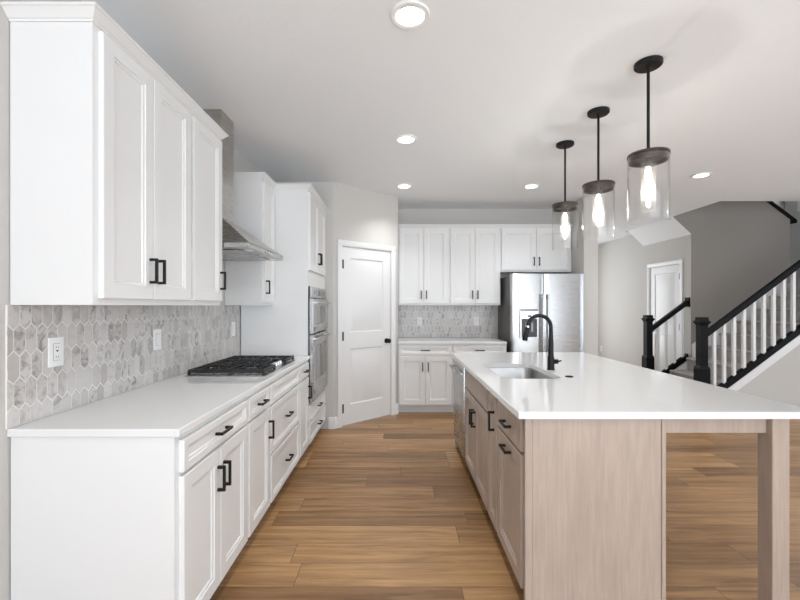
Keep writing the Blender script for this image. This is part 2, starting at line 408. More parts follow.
def cabinet(name, label, cat, loc, rotz, w, d, z0, z1, fronts, m='white', toe=False, group=None, frame=True, cut=None, endpanel=()):
    """local frame: x along the width, front face-frame at y=0, back at y=d"""
    t = thing(name, label, cat, loc, rotz, group)
    b = MB(); p = 0.018; zb = z0
    b.box(p, w-p, d-0.006, d, zb, z1); b.box(p, w-p, 0.019, d-0.006, zb, zb+p)
    if not toe: b.box(p, w-p, 0.019, d-0.006, z1-p, z1)
    for k, (a, c) in enumerate(((0, p), (w-p, w))):
        zz = zb
        b.box(a, c, 0.019, d, zz, z1)
    if cut is None: b.box(0, w, 0, 0.019, zb, z1)
    else:
        a, c = cut
        b.box(0, w, 0, 0.019, zb, a); b.box(0, w, 0, 0.019, c, z1); b.box(0, 0.035, 0, 0.019, a, c); b.box(w-0.035, w, 0, 0.019, a, c)
    b.build('body', m, t)
    if toe:
        k = MB(); k.box(0, w, 0.075, 0.093, 0, zb-0.0005)
        for a, c in ((0, p), (w-p, w)): k.box(a, c, 0.093, d, 0, zb-0.0005)
        k.build('toe_kick', m, t)
    for kind, a, c, za, zc, hd in fronts:
        rail = 0.032 if kind == 'drawer' else 0.058
        rail = min(rail, (c-a)*0.24)
        rz = min(rail, (zc-za)*0.24) if kind == 'drawer' else 0.058
        fr = MB()
        if kind == 'slab': fr.box(a, c, -0.02, 0, za, zc, 0.0025)
        else: panel_front(fr, a, c, za, zc, 0, 0.02, (a+rail, c-rail, [(za+rz, zc-rz)]), SHAKER)
        o = fr.build('drawer' if kind in ('drawer', 'slab') else 'door', m, t)
        if hd:
            vert, hx, hz, L = hd
            pull(o, hx, hz, -0.02, vert, L)
    return t

# ---------------------------------------------------------------- left run (cabinets face +X)
XF = -0.820                       # base face-frame plane
XU = -1.120                       # wall-cabinet face-frame plane
YL = [1.485, 2.171, 2.552, 3.314, 3.645]
YU3 = 3.335                        # near side of the far wall cabinet
BH = 0.884; BHL = 0.889; ZL = 0.9195; R = PI/2; g = 0.0006
def base_left(i, label, fronts):
    y0, y1 = YL[i]+g/2, YL[i+1]-g/2
    return cabinet('base_cabinet', label, 'cabinet', (XF, y0, 0), R, y1-y0, 0.600, 0.10, BHL, fronts, toe=True)
w = YL[1]-YL[0]; m0 = 0.014
base_left(0, 'white base cabinet with one drawer over two doors, nearest on the left',
    [('drawer', 0.030, w-m0, 0.745, 0.866, (False, w/2, 0.806, 0.112)),
     ('door', 0.030, w/2-0.002, 0.118, 0.731, (True, w/2-0.030, 0.602, 0.112)),
     ('door', w/2+0.002, w-m0, 0.118, 0.731, (True, w/2+0.030, 0.602, 0.112))])
w = YL[2]-YL[1]
base_left(1, 'white base cabinet with one drawer and one door just before the gas cooktop',
    [('drawer', m0, w-m0, 0.745, 0.866, (False, w/2, 0.806, 0.112)),
     ('door', m0, w-m0, 0.118, 0.731, (True, w-m0-0.030, 0.602, 0.112))])
w = YL[3]-YL[2]
base_left(2, 'white base cabinet of wide drawers directly under the gas cooktop',
    [('drawer', m0, w-m0, 0.745, 0.866, None),
     ('drawer', m0, w-m0, 0.432, 0.728, (False, w/2, 0.585, 0.112)),
     ('drawer', m0, w-m0, 0.118, 0.416, (False, w/2, 0.27, 0.112))])
w = YL[4]-YL[3]
base_left(3, 'white one-drawer base cabinet between the cooktop drawers and the tall oven cabinet',
    [('drawer', m0, w-m0, 0.745, 0.866, (False, w/2, 0.806, 0.10)),
     ('door', m0, w-m0, 0.118, 0.731, (True, w-m0-0.030, 0.60, 0.112))])
def wall_left(y0, y1, label, fronts):
    return cabinet('wall_cabinet', label, 'cabinet', (XU, y0+g/2, 0), R, y1-y0-g, 0.302, 1.372, 2.41, fronts)
w = YL[1]-YL[0]-g
wall_left(YL[0], YL[1], 'large white two-door wall cabinet nearest on the left',
    [('door', 0.028, w/2-0.002, 1.397, 2.395, (True, w/2-0.030, 1.523, 0.112)),
     ('door', w/2+0.002, w-m0, 1.397, 2.395, (True, w/2+0.030, 1.523, 0.112))])
w = YL[2]-YL[1]-g
wall_left(YL[1], YL[2], 'white single-door wall cabinet between the large two-door one and the hood',
    [('door', m0, w-m0, 1.397, 2.395, (True, w-m0-0.028, 1.523, 0.112))])
w = YL[4]-YU3-g
wall_left(YU3, YL[4], 'narrow white wall cabinet between the hood and the tall oven cabinet',
    [('door', m0, w-m0, 1.397, 2.395, (True, m0+0.03, 1.523, 0.112))])
# tall oven cabinet
TW = 0.800; w = TW
OZ0, OZ1 = 0.488, 1.545
tall = cabinet('oven_cabinet', 'tall white cabinet housing the stainless double wall oven', 'cabinet', (XF+0.007, YL[4]+g/2, 0), R, TW, 0.600, 0.10, 2.41,
    [('door', m0, w/2-0.002, 1.69, 2.395, (True, w/2-0.030, 1.83, 0.112)),
     ('door', w/2+0.002, w-m0, 1.69, 2.395, (True, w/2+0.030, 1.83, 0.112)),
     ('drawer', m0, w-m0, 0.305, 0.465, (False, w/2, 0.385, 0.112)),
     ('drawer', m0, w-m0, 0.118, 0.290, (False, w/2, 0.205, 0.112))], toe=True, cut=(OZ0, OZ1))
for bx in ((0.02, TW-0.02, 0.02, 0.59, OZ0-0.020, OZ0-0.002), (0.02, TW-0.02, 0.02, 0.59, OZ1+0.004, OZ1+0.02)):
    b = MB(); b.box(*bx); b.build('shelf', 'white', tall)
b = MB(); b.box(0.0185, TW-0.0185, 0.0195, 0.598, 2.392, 2.41); b.build('top_panel', 'white', tall)
b = MB(); b.box(TW, 4.498-YL[4]-g/2, 0, 0.02, 0.10, 2.41); b.build('filler_strip', 'white', tall)
# double wall oven
ov = thing('wall_oven', 'stainless steel double wall oven with grey glass doors built into the tall cabinet', 'oven', (XF+0.007, YL[4]+g/2, 0), R)
b = MB(); b.box(0.045, w-0.045, 0.004, 0.56, OZ0+0.004, OZ1-0.004); b.box(0.02, w-0.02, -0.012, -0.0005, OZ0, OZ1); b.build('chassis', 'dark_plastic', ov)
b = MB(); b.box(0.022, w-0.022, -0.03, -0.0125, 1.44, 1.542, 0.003); o = b.build('control_panel', 'steel', ov)
b = MB(); b.box(0.25, w-0.25, -0.0325, -0.0302, 1.462, 1.522); b.build('display', 'oven_glass', o)
for k in (0.17, w-0.17):
    b = MB(); b.box(k-0.035, k+0.035, -0.0325, -0.0302, 1.475, 1.512); b.build('button_pad', 'oven_glass', o)
def oven_door(name, z0, z1, gz0, gz1):
    b = MB(); panel_front(b, 0.022, w-0.022, z0, z1, -0.0125, 0.032, (0.115, w-0.115, [(gz0, gz1)]), [(0.004, 0.004)], 0.004)
    o = b.build(name, 'steel', ov)
    b = MB(); b.box(0.121, w-0.121, -0.0425, -0.041, gz0+0.006, gz1-0.006); b.build('glass', 'oven_glass', o)
    b = MB(); hz = z1-0.035
    b.tube([(0.07, -0.076, hz), (w-0.07, -0.076, hz)], 0.0095, 12)
    for k in (0.085, w-0.085): b.box(k-0.012, k+0.012, -0.074, -0.0445, hz-0.008, hz+0.008)
    b.build('handle', 'steel', o)
    return o
d1 = oven_door('upper_door', 1.115, 1.432, 1.19, 1.375)
d2 = oven_door('lower_door', 0.50, 1.10, 0.66, 1.00)
for o, z in ((d1, 1.152), (d2, 0.575)):
    b = MB(); b.box(0.075, 0.105, -0.0462, -0.0446, z-0.018, z+0.018); b.build('badge', 'dark_plastic', o)

# crown mouldings
def sweep(mb, path, prof):
    P = [Vector(p) for p in path]; n = len(P); nr = []
    for a, c in zip(P, P[1:]):
        d = (c-a).normalized(); nr.append(Vector((d.y, -d.x)))
    rings = []
    for i in range(n):
        if i == 0: o = nr[0]
        elif i == n-1: o = nr[-1]
        else:
            o = (nr[i-1]+nr[i]); o = o/(o.dot(nr[i]))
        rings.append([(P[i].x+o.x*a, P[i].y+o.y*a, z) for a, z in prof])
    return mb.loft(rings)
CROWN = [(-0.016, 2.4105), (0.0, 2.4105), (0.004, 2.4105), (0.006, 2.418), (0.010, 2.420), (0.016, 2.428), (0.026, 2.440), (0.031, 2.446), (0.036, 2.448), (0.036, 2.458), (-0.016, 2.458)]
def crown(label, path, loc=(0, 0, 0)):
    b = MB(); sweep(b, path, CROWN); o = b.build('crown_moulding', 'white', None, loc, 0, 25); return tag(o, label, 'moulding')
crown('white crown moulding along the top of the nearest left wall cabinets', [(XL+0.001, YL[0]+g), (XU, YL[0]+g), (XU, YL[2]-g), (XL+0.001, YL[2]-g)])
crown('white crown moulding stepping from the narrow wall cabinet onto the tall oven cabinet', [(XL+0.001, YU3+g), (XU, YU3+g), (XU, YL[4]+g), (XF+0.007, YL[4]+g), (XF+0.007, 4.498)])

# left worktop
b = MB(); b.box(XL, -0.797, 1.474, YL[4]-0.001, BHL+0.0005, ZL, 0.003)
tag(b.build('worktop', 'quartz'), 'long white quartz worktop along the left wall carrying the cooktop', 'countertop')

# ---------------------------------------------------------------- hexagon tile backsplashes
def clip(poly, x0, x1, z0, z1):
    def cut(p, f, inter):
        out = []
        for a, c in zip(p, p[1:]+p[:1]):
            if f(a): out.append(a)
            if f(a) != f(c): out.append(inter(a, c))
        return out
    def ix(x): return lambda a, c: (x, a[1]+(c[1]-a[1])*(x-a[0])/(c[0]-a[0]))
    def iz(z): return lambda a, c: (a[0]+(c[0]-a[0])*(z-a[1])/(c[1]-a[1]), z)
    for f, it in ((lambda p: p[0] >= x0, ix(x0)), (lambda p: p[0] <= x1, ix(x1)), (lambda p: p[1] >= z0, iz(z0)), (lambda p: p[1] <= z1, iz(z1))):
        poly = cut(poly, f, it)
        if len(poly) < 3: return []
    return poly
def backsplash(label, L, z0, z1, loc, rotz):
    base = MB(); base.box(0, L, -0.004, 0, z0, z1); o = base.build('backsplash', 'grout', None, loc, rotz)
    tag(o, label, 'backsplash')
    b = MB(); W2, H2, TP, gr = 0.0243, 0.0385, 0.023, 0.0019
    pitch = 2*H2+TP; r = 0; z = z0+0.02
    while z-H2-TP < z1:
        x = (0.0 if r % 2 else W2)
        while x-W2 < L:
            a, c, tp = W2-gr, H2-gr*0.6, H2+TP-gr*1.5
            pl = clip([(x-a, z-c), (x, z-tp), (x+a, z-c), (x+a, z+c), (x, z+tp), (x-a, z+c)], 0.001, L-0.001, z0+0.001, z1-0.001)
            if len(pl) >= 3 and (max(p[0] for p in pl)-min(p[0] for p in pl)) > 0.003:
                cl = []
                for p in pl:
                    if not cl or (abs(p[0]-cl[-1][0])+abs(p[1]-cl[-1][1])) > 1e-5: cl.append(p)
                if len(cl) > 3 and (abs(cl[0][0]-cl[-1][0])+abs(cl[0][1]-cl[-1][1])) < 1e-5: cl.pop()
                if len(cl) >= 3:
                    cx = sum(p[0] for p in cl)/len(cl); cz = sum(p[1] for p in cl)/len(cl)
                    s_ = 0.965
                    b.loft([[(p[0], -0.0041, p[1]) for p in cl], [(p[0], -0.0056, p[1]) for p in cl],
                            [(cx+(p[0]-cx)*s_, -0.0064, cz+(p[1]-cz)*s_) for p in cl]], False, True)
            x += 2*W2
        z += pitch; r += 1
    b.build('tile', 'marble', o, (0, 0, 0), 0, 20)
    return o
backsplash('elongated hexagon marble tile backsplash above the left worktop', YL[4]-1.470-0.002, ZL+0.0005, 1.3715, (XL+0.0001, 1.470, 0), R)

# outlets
def outlet(label, loc, rotz, kind, group=None):
    t = thing('wall_outlet', label, 'outlet', loc, rotz, group)
    b = MB(); b.box(-0.037, 0.037, -0.006, 0, -0.06, 0.06, 0.003, 2); b.build('cover_plate', 'white_plastic', t)
    b = MB(); b.box(-0.018, 0.018, -0.0064, -0.0061, -0.0355, 0.0355); b.build('insert_gap', 'gap_grey', t)
    b = MB(); b.box(-0.0165, 0.0165, -0.0085, -0.0065, -0.034, 0.034, 0.001)
    o = b.build('receptacle' if kind == 'duplex' else 'rocker', 'white_plastic', t)
    if kind == 'duplex':
        for k in (-0.02, 0.02):
            for dx, h in ((-0.006, 0.0045), (0.006, 0.0035)):
                s_ = MB(); s_.box(dx-0.0011, dx+0.0011, -0.0089, -0.0086, k-h, k+h); s_.build('slot', 'slot', o)
        for k in (-0.005, 0.005):
            s_ = MB(); s_.box(-0.005, 0.005, -0.0092, -0.0086, k-0.003, k+0.003); s_.build('button', 'slot' if k > 0 else 'white_plastic', o)
    return t
outlet('white outlet plate with dark slots on the tile at the near left', (XL+0.0067, 1.676, 1.178), R, 'duplex')
outlet('white wall plate mid-way along the left tile, under the second wall cabinet', (XL+0.0067, 2.38, 1.17), R, 'rocker')
outlet('small white wall plate on the tile behind the cooktop near the tall cabinet', (XL+0.0067, 3.48, 1.168), R, 'rocker')
outlet('left white outlet on the tiled wall beyond the island', (0.306, YB-0.0067, 1.15), 0, 'duplex')
outlet('right white outlet on the far tiled wall, closer to the fridge', (1.11, YB-0.0067, 1.15), 0, 'duplex')
outlet('low white outlet on the grey hall wall right of the fridge', (XH-0.0005, 9.02, 0.41), -PI/2, 'duplex')

# ---------------------------------------------------------------- range hood
hd = thing('range_hood', 'stainless steel chimney range hood on the left wall above the gas cooktop', 'range hood', (XL, 2.933, 0), 0)
HW = 0.381; HX = 0.485
b = MB(); b.box(0.001, 0.192, -0.107, 0.107, 1.985, CZ-0.001, 0.002); b.build('chimney', 'hood_steel', hd)
b = MB()
def sq(x1, h, z): return [(0.001, -h, z), (x1, -h, z), (x1, h, z), (0.001, h, z)]
b.loft([sq(HX, HW, 1.770), sq(0.198, 0.113, 1.985)]); b.build('canopy', 'hood_steel', hd)
b = MB(); b.box(0.001, HX, -HW, HW, 1.735, 1.7695, 0.003); o = b.build('lip', 'steel', hd)
b = MB()
for k in range(3): b.box(0.05, 0.40, -0.30+k*0.205, -0.105+k*0.205, 1.729, 1.7345, 0.002)
b.build('grease_filter', 'steel', o)
b = MB()
for k in range(4): b.lathe([(0.006, -0.004), (0.009, 0)], (HX+0.004, -0.05+k*0.033, 1.752), 12, 'x')
b.build('button', 'chrome', o)
for k in (-0.25, 0.25):
    b = MB(); b.lathe([(0.026, 1.730), (0.030, 1.7345)], (0.44, k, 0), 20); b.build('lamp_lens', 'white_plastic', o)

# ---------------------------------------------------------------- gas cooktop
ck = thing('gas_cooktop', 'stainless gas cooktop with black cast iron grates on the left worktop', 'cooktop', (-1.09, 2.933, ZL+0.0005), 0)
CX, CY = 0.255, 0.375
b = MB(); b.loft([[(x*CX, y*CY, 0) for x, y in ((-1,-1),(1,-1),(1,1),(-1,1))], [(x*CX, y*CY, 0.006) for x, y in ((-1,-1),(1,-1),(1,1),(-1,1))],
    [(x*(CX-0.012), y*(CY-0.012), 0.011) for x, y in ((-1,-1),(1,-1),(1,1),(-1,1))]]); b.build('tray', 'steel', ck)
burners = [(-0.12, -0.25, 0.042), (0.11, -0.25, 0.036), (-0.03, 0.0, 0.055), (-0.12, 0.25, 0.036), (0.10, 0.25, 0.046)]
for x, y, r in burners:
    b = MB(); b.lathe([(r, 0.0112), (r, 0.018), (r*0.86, 0.022)], (x, y, 0), 24); o = b.build('burner', 'chrome', ck)
    b = MB(); b.lathe([(r*0.74, 0.0222), (r*0.78, 0.026), (r*0.6, 0.031), (r*0.2, 0.032)], (x, y, 0), 24); b.build('burner_cap', 'iron', o)
for k in range(3):                      # three grates
    y0, y1 = -0.368+k*0.246, -0.124+k*0.246; x0, x1 = -0.243, 0.243 if k != 1 else 0.15
    b = MB(); t = 0.007; zt = 0.043
    for yy in (y0+t, y1-t): b.box(x0, x1, yy-t, yy+t, zt-0.020, zt, 0.002)
    for xx in (x0+t, x1-t): b.box(xx-t, xx+t, y0+2*t, y1-2*t, zt-0.020, zt, 0.002)
    for xx in (x0+t, x1-t):
        for yy in (y0+t, y1-t): b.box(xx-t, xx+t, yy-t, yy+t, 0.0112, zt-0.0205)
    ym = (y0+y1)/2; xm = (x0+x1)/2
    for xx in [x0+(x1-x0)*f for f in (0.25, 0.75)] + ([xm] if k == 1 else []):
        b.box(xx-0.004, xx+0.004, y0+2*t, ym-0.022, zt-0.010, zt, 0.0015); b.box(xx-0.004, xx+0.004, ym+0.022, y1-2*t, zt-0.010, zt, 0.0015)
    for a, c in ((x0+2*t, x0+0.085), (xm-0.035, xm+0.035), (x1-0.085, x1-2*t)): b.box(a, c, ym-0.004, ym+0.004, zt-0.010, zt, 0.0015)
    b.box(xm-t, xm+t, y0+2*t, y1-2*t, zt-0.012, zt, 0.0015)
    for f in (0.25, 0.75):
        yy = y0+(y1-y0)*f; b.box(x0+2*t, x1-2*t, yy-0.004, yy+0.004, zt-0.010, zt, 0.0015)
    for f in (0.125, 0.375, 0.625, 0.875):
        xx = x0+(x1-x0)*f; b.box(xx-0.0035, xx+0.0035, y0+2*t, y1-2*t, zt-0.009, zt-0.001, 0.0015)
    b.build('grate', 'iron', ck)
for k in range(5):
    y = -0.10+k*0.05
    b = MB(); b.lathe([(0.020, 0.0112), (0.020, 0.014), (0.017, 0.016), (0.0155, 0.036), (0.013, 0.038)], (0.205, y, 0), 20); b.box(0.202, 0.208, y-0.014, y+0.014, 0.0381, 0.041); b.build('knob', 'chrome', ck)

# ---------------------------------------------------------------- far (back) run
YBF = 5.13
bw = 0.6866
for i, (x, lab) in enumerate(((0.002, 'white far-wall base cabinet next to the pantry, two doors under one drawer'),
                              (0.6888, 'white far-wall base cabinet beside the fridge, partly hidden behind the island'))):
    w = bw-0.0004
    cabinet('base_cabinet', lab, 'cabinet', (x, YBF, 0), 0, w, 0.615, 0.10, BH,
        [('drawer', 0.014, w-0.014, 0.745, 0.866, (False, w/2, 0.805, 0.112)),
         ('door', 0.014, w/2-0.002, 0.118, 0.731, (True, w/2-0.035, 0.598, 0.112)),
         ('door', w/2+0.002, w-0.014, 0.118, 0.731, (True, w/2+0.035, 0.598, 0.112))], toe=True)
YUF = 5.445
for i, (x, lab) in enumerate(((0.002, 'white two-door wall cabinet on the far wall next to the pantry'),
                              (0.6888, 'white two-door wall cabinet on the far wall left of the fridge'))):
    w = bw-0.0004
    cabinet('wall_cabinet', lab, 'cabinet', (x, YUF, 0), 0, w, 0.302, 1.372, 2.41,
        [('door', 0.014, w/2-0.002, 1.397, 2.395, (True, w/2-0.035, 1.513, 0.112)),
         ('door', w/2+0.002, w-0.014, 1.397, 2.395, (True, w/2+0.035, 1.513, 0.112))])
w = 0.955
cabinet('wall_cabinet', 'short white two-door wall cabinet directly over the fridge', 'cabinet', (1.376, YUF, 0), 0, w, 0.302, 1.82, 2.41,
    [('door', 0.014, w/2-0.002, 1.845, 2.395, (True, w/2-0.035, 1.96, 0.112)),
     ('door', w/2+0.002, w-0.06, 1.845, 2.395, (True, w/2+0.035, 1.96, 0.112))])
crown('white crown moulding along the top of the far wall cabinets and over the fridge', [(0.002, YUF), (2.332, YUF)])
b = MB(); b.box(0.002, 1.372, 5.098, YB-0.0005, BH+0.0005, 0.914, 0.003)
tag(b.build('worktop', 'quartz'), 'white quartz worktop on the far wall between pantry and fridge', 'countertop')
backsplash('small hexagon marble backsplash on the far wall left of the fridge', 1.372, 0.9145, 1.3715, (0.002, YB-0.0001, 0), 0)

# ---------------------------------------------------------------- fridge
fr = thing('refrigerator', 'stainless steel side-by-side fridge with water dispenser and dark grey sides', 'fridge', (1.415, 5.05, 0), 0)
b = MB(); b.box(0.0, 0.905, 0.085, 0.685, 0.03, 1.745, 0.004); b.build('body', 'fridge_side', fr)
b = MB(); b.box(0.02, 0.885, 0.06, 0.084, 0.0, 0.09); b.build('base_grille', 'dark_plastic', fr)
def fdoor(name, x0, x1, z0, z1):
    b = MB(); n = 16; ring = []
    for i in range(n+1):
        f = i/n; x = x0+(x1-x0)*f; e = min(f, 1-f)
        y = -0.0035*(1-(2*f-1)**2) + (0.010*max(0, 1-e*28) if e*28 < 1 else 0)
        ring.append((x, y))
    ring += [(x1, 0.082), (x0, 0.082)]
    b.loft([[(x, y+0.004 if y < 0.05 else y, z0) for x, y in ring], [(x, y, z0+0.006) for x, y in ring], [(x, y, z1-0.006) for x, y in ring], [(x, y+0.004 if y < 0.05 else y, z1) for x, y in ring]])
    return b.build(name, 'steel', fr, (0, 0, 0), 0, 25)
ld = fdoor('freezer_door', 0.002, 0.400, 0.10, 1.77); rd = fdoor('fridge_door', 0.408, 0.903, 0.10, 1.77)
for p, x in ((ld, 0.372), (rd, 0.436)):
    b = MB(); b.tube([(x, -0.058, 0.50), (x, -0.062, 0.56), (x, -0.062, 1.45), (x, -0.058, 1.51)], 0.0135, 14)
    for z in (0.53, 1.48): b.box(x-0.009, x+0.009, -0.052, -0.002, z-0.018, z+0.018, 0.003)
    b.build('handle', 'steel', p)
b = MB(); x0, x1 = 0.100, 0.325
b.box(x0, x0+0.016, -0.032, -0.0045, 0.965, 1.325); b.box(x1-0.016, x1, -0.032, -0.0045, 0.965, 1.325); b.box(x0+0.016, x1-0.016, -0.032, -0.0045, 0.965, 0.978); b.box(x0+0.016, x1-0.016, -0.032, -0.0045, 1.205, 1.325)
di = b.build('dispenser_frame', 'steel', ld)
b = MB(); b.box(x0+0.016, x1-0.016, -0.0155, -0.0045, 0.978, 1.205); b.build('dispenser_recess', 'dark_plastic', ld)
b = MB(); b.box(x0+0.004, x1-0.004, -0.0335, -0.0322, 1.305, 1.322); b.box(0.19, 0.235, -0.0335, -0.0322, 1.228, 1.25); b.build('dispenser_display', 'dark_plastic', ld)
b = MB(); b.box(0.165, 0.195, -0.026, -0.016, 1.04, 1.16, 0.003); b.box(0.235, 0.265, -0.026, -0.016, 1.04, 1.16, 0.003); b.build('dispenser_paddle', 'oven_glass', ld)

# ---------------------------------------------------------------- island
XI = 0.565; RI = -PI/2
def isl(y0, y1, label, fronts):
    return cabinet('island_cabinet', label, 'cabinet', (XI, y1-0.001, 0), RI, y1-y0-0.002, 0.580, 0.10, BH-0.0005, fronts, m='taupe', toe=True)
w = 0.457-0.002
isl(1.778, 2.235, 'taupe wood island cabinet at the near end with a drawer above a pull-out door',
    [('slab', 0.012, w-0.020, 0.718, 0.866, (False, w/2, 0.784, 0.112)),
     ('door', 0.012, w-0.020, 0.112, 0.705, (False, w/2, 0.660, 0.112))])
w = 0.229-0.002
isl(2.235, 2.464, 'narrow taupe island cabinet with one full-height door beside the sink cabinet',
    [('door', 0.012, w-0.012, 0.112, 0.866, (True, w-0.06, 0.715, 0.112))])
w = 0.838-0.002
isl(2.464, 3.302, 'taupe island sink cabinet with two doors under a flat false front',
    [('slab', 0.012, w-0.012, 0.718, 0.866, None),
     ('door', 0.012, w/2-0.002, 0.112, 0.700, (True, w/2-0.035, 0.568, 0.112)),
     ('door', w/2+0.002, w-0.012, 0.112, 0.700, (True, w/2+0.035, 0.568, 0.112))])
# dishwasher
dw = thing('dishwasher', 'stainless steel dishwasher at the far end of the island aisle side', 'dishwasher', (XI, 3.904, 0), RI)
b = MB(); b.box(0.004, 0.594, 0.002, 0.57, 0.10, 0.872); b.build('tub', 'dark_plastic', dw)
b = MB(); b.box(0.004, 0.594, -0.028, 0.0015, 0.115, 0.868, 0.004, 2); d = b.build('door', 'steel', dw)
b = MB(); b.tube([(0.05, -0.068, 0.80), (0.544, -0.068, 0.80)], 0.011, 12)
for k in (0.075, 0.519): b.box(k-0.012, k+0.012, -0.064, -0.0285, 0.792, 0.808)
b.build('handle', 'steel', d)
b = MB(); b.box(0.27, 0.33, -0.0295, -0.0285, 0.20, 0.215); b.build('badge', 'dark_plastic', d)
b = MB(); b.box(0.01, 0.588, 0.05, 0.07, 0.0, 0.098); b.build('toe_panel', 'dark_plastic', dw)
# panels
pn = thing('island_panelling', 'taupe wood panelling closing the island ends and its seating side', 'panel', (0, 0, 0))
for bx, nm in (((0.585, 1.1445, 1.761, 1.777), 'end_panel'), ((0.552, 0.584, 1.757, 1.777), 'edge_strip'), ((1.145, 1.1635, 1.757, 1.777), 'edge_strip'),
               ((0.552, 1.1635, 3.906, 3.924), 'end_panel'), ((1.1465, 1.1635, 1.778, 3.905), 'side_panel')):
    b = MB(); b.box(*bx, 0, BH-0.0005, 0.0015); b.build(nm, 'taupe', pn)
sf = thing('support_frame', 'taupe post and apron frame carrying the island worktop overhang', 'support', (0, 0, 0))
for y0 in (1.762, 3.848):
    b = MB(); b.box(1.63, 1.706, y0, y0+0.076, 0, BH-0.0005, 0.003); b.build('leg', 'taupe', sf)
for bx in ((1.1645, 1.6295, 1.790, 1.810), (1.1645, 1.6295, 3.876, 3.896), (1.658, 1.678, 1.8385, 3.8475)):
    b = MB(); b.box(*bx, 0.806, BH-0.0005, 0.0015); b.build('apron', 'taupe', sf)
# island worktop with the sink cut-out
def rrect(x0, x1, y0, y1, r, n=7):
    pts = []
    for cx, cy, a0 in ((x1-r, y1-r, 0), (x0+r, y1-r, 90), (x0+r, y0+r, 180), (x1-r, y0+r, 270)):
        for i in range(n+1):
            a = math.radians(a0+90*i/n); pts.append((cx+r*math.cos(a), cy+r*math.sin(a)))
    return pts
SX0, SX1, SY0, SY1 = 0.655, 1.035, 2.52, 3.18
def slab_hole(outer, hole, z0, z1, bev=0.003):
    b = MB(); bm = b.bm; n = len(hole); q = n//4
    (x0, x1, y0, y1) = outer; C = [(x1, y1), (x0, y1), (x0, y0), (x1, y0)]
    I = [(x1-bev, y1-bev), (x0+bev, y1-bev), (x0+bev, y0+bev), (x1-bev, y0+bev)]
    top = [bm.verts.new((*p, z1)) for p in I]; mid = [bm.verts.new((*p, z1-bev)) for p in C]; bot = [bm.verts.new((*p, z0)) for p in C]
    ht = [bm.verts.new((*p, z1)) for p in hole]; hb = [bm.verts.new((*p, z0)) for p in hole]; fs = []
    m = [k*q+q//2 for k in range(4)]          # middle of each hole corner
    for k in range(4):
        k2 = (k+1) % 4; idx = []; i = m[k]
        while True:
            idx.append(i)
            if i == m[k2]: break
            i = (i+1) % n
        fs.append(bm.faces.new([top[k], top[k2]]+[ht[i] for i in reversed(idx)]))
        fs.append(bm.faces.new([bot[k2], bot[k]]+[hb[i] for i in idx]))
        fs.append(bm.faces.new((top[k], mid[k], mid[k2], top[k2]))); fs.append(bm.faces.new((mid[k], bot[k], bot[k2], mid[k2])))
    for i in range(n): fs.append(bm.faces.new((ht[i], ht[(i+1) % n], hb[(i+1) % n], hb[i])))
    bmesh.ops.recalc_face_normals(bm, faces=fs); return b
b = slab_hole((0.517, 1.81, 1.733, 3.95), rrect(SX0, SX1, SY0, SY1, 0.07), BH, 0.914)
tag(b.build('worktop', 'quartz', None, (0, 0, 0), 0, 25), 'large white quartz worktop on the taupe island with a sink cut into it', 'countertop')
# sink
sk = thing('sink', 'stainless undermount sink set into the island worktop', 'sink', ((SX0+SX1)/2, (SY0+SY1)/2, BH-0.19))
def rr(off, r, z): 
    hx, hy = (SX1-SX0)/2+off, (SY1-SY0)/2+off
    return [(x, y, z) for x, y in rrect(-hx, hx, -hy, hy, r)]
b = MB(); b.loft([rr(0.022, 0.085, 0.1895), rr(0.004, 0.072, 0.1895), rr(0.001, 0.070, 0.183), rr(-0.004, 0.066, 0.05), rr(-0.012, 0.062, 0.022), rr(-0.035, 0.05, 0.006), rr(-0.10, 0.04, 0.001), rr(-0.10, 0.04, -0.001), rr(-0.033, 0.05, 0.004), rr(-0.010, 0.063, 0.020), rr(-0.001, 0.068, 0.05), rr(0.004, 0.072, 0.181), rr(0.022, 0.085, 0.187)], False, False)
bm = b.bm; bm.verts.ensure_lookup_table(); n = 32
bm.faces.new(bm.verts[6*n:7*n]); bm.faces.new(bm.verts[7*n:8*n][::-1])
for i in range(n): bm.faces.new((bm.verts[i], bm.verts[(i+1) % n], bm.verts[12*n+(i+1) % n], bm.verts[12*n+i]))
fsx = [f for f in bm.faces if all(6*n <= v.index < 8*n for v in f.verts) and len(f.verts) == 4]
bmesh.ops.delete(bm, geom=fsx, context='FACES_ONLY'); bmesh.ops.recalc_face_normals(bm, faces=bm.faces[:])
b.build('bowl', 'steel_sink', sk, (0, 0, 0), 0, 60)
b = MB(); b.lathe([(0.045, 0.0012), (0.043, 0.004), (0.034, 0.0045), (0.03, 0.002)], (0.0, 0.0, 0), 24); b.build('drain', 'chrome', sk)
# faucet
fa = thing('faucet', 'matt black gooseneck pull-down faucet behind the island sink', 'faucet', (1.086, 2.876, 0.9145), 0)
b = MB(); b.lathe([(0.027, 0), (0.027, 0.006), (0.024, 0.010), (0.0235, 0.085), (0.019, 0.10), (0.0175, 0.19), (0.0145, 0.26), (0.0135, 0.30)], (0, 0, 0), 24); b.build('body', 'black', fa)
pth = [(0, 0, 0.3005)]; cr = 0.082
for i in range(0, 17):
    a = math.radians(i*10.8); pth.append((-cr+cr*math.cos(a), 0, 0.302+cr*math.sin(a)))
e = Vector(pth[-1]); dr = (Vector(pth[-1])-Vector(pth[-2])).normalized()
b = MB(); b.tube(pth, 0.0135, 14); b.build('spout', 'black', fa)
def along(a, c): return [tuple(e+dr*a), tuple(e+dr*c)]
b = MB(); b.tube(along(0.001, 0.012), 0.0145, 14); b.build('collar', 'chrome', fa)
b = MB(); b.tube([tuple(e+dr*k) for k in (0.0125, 0.02, 0.06, 0.105, 0.11)], [0.0145, 0.0165, 0.0185, 0.0195, 0.017], 14); b.build('spray_head', 'black', fa)
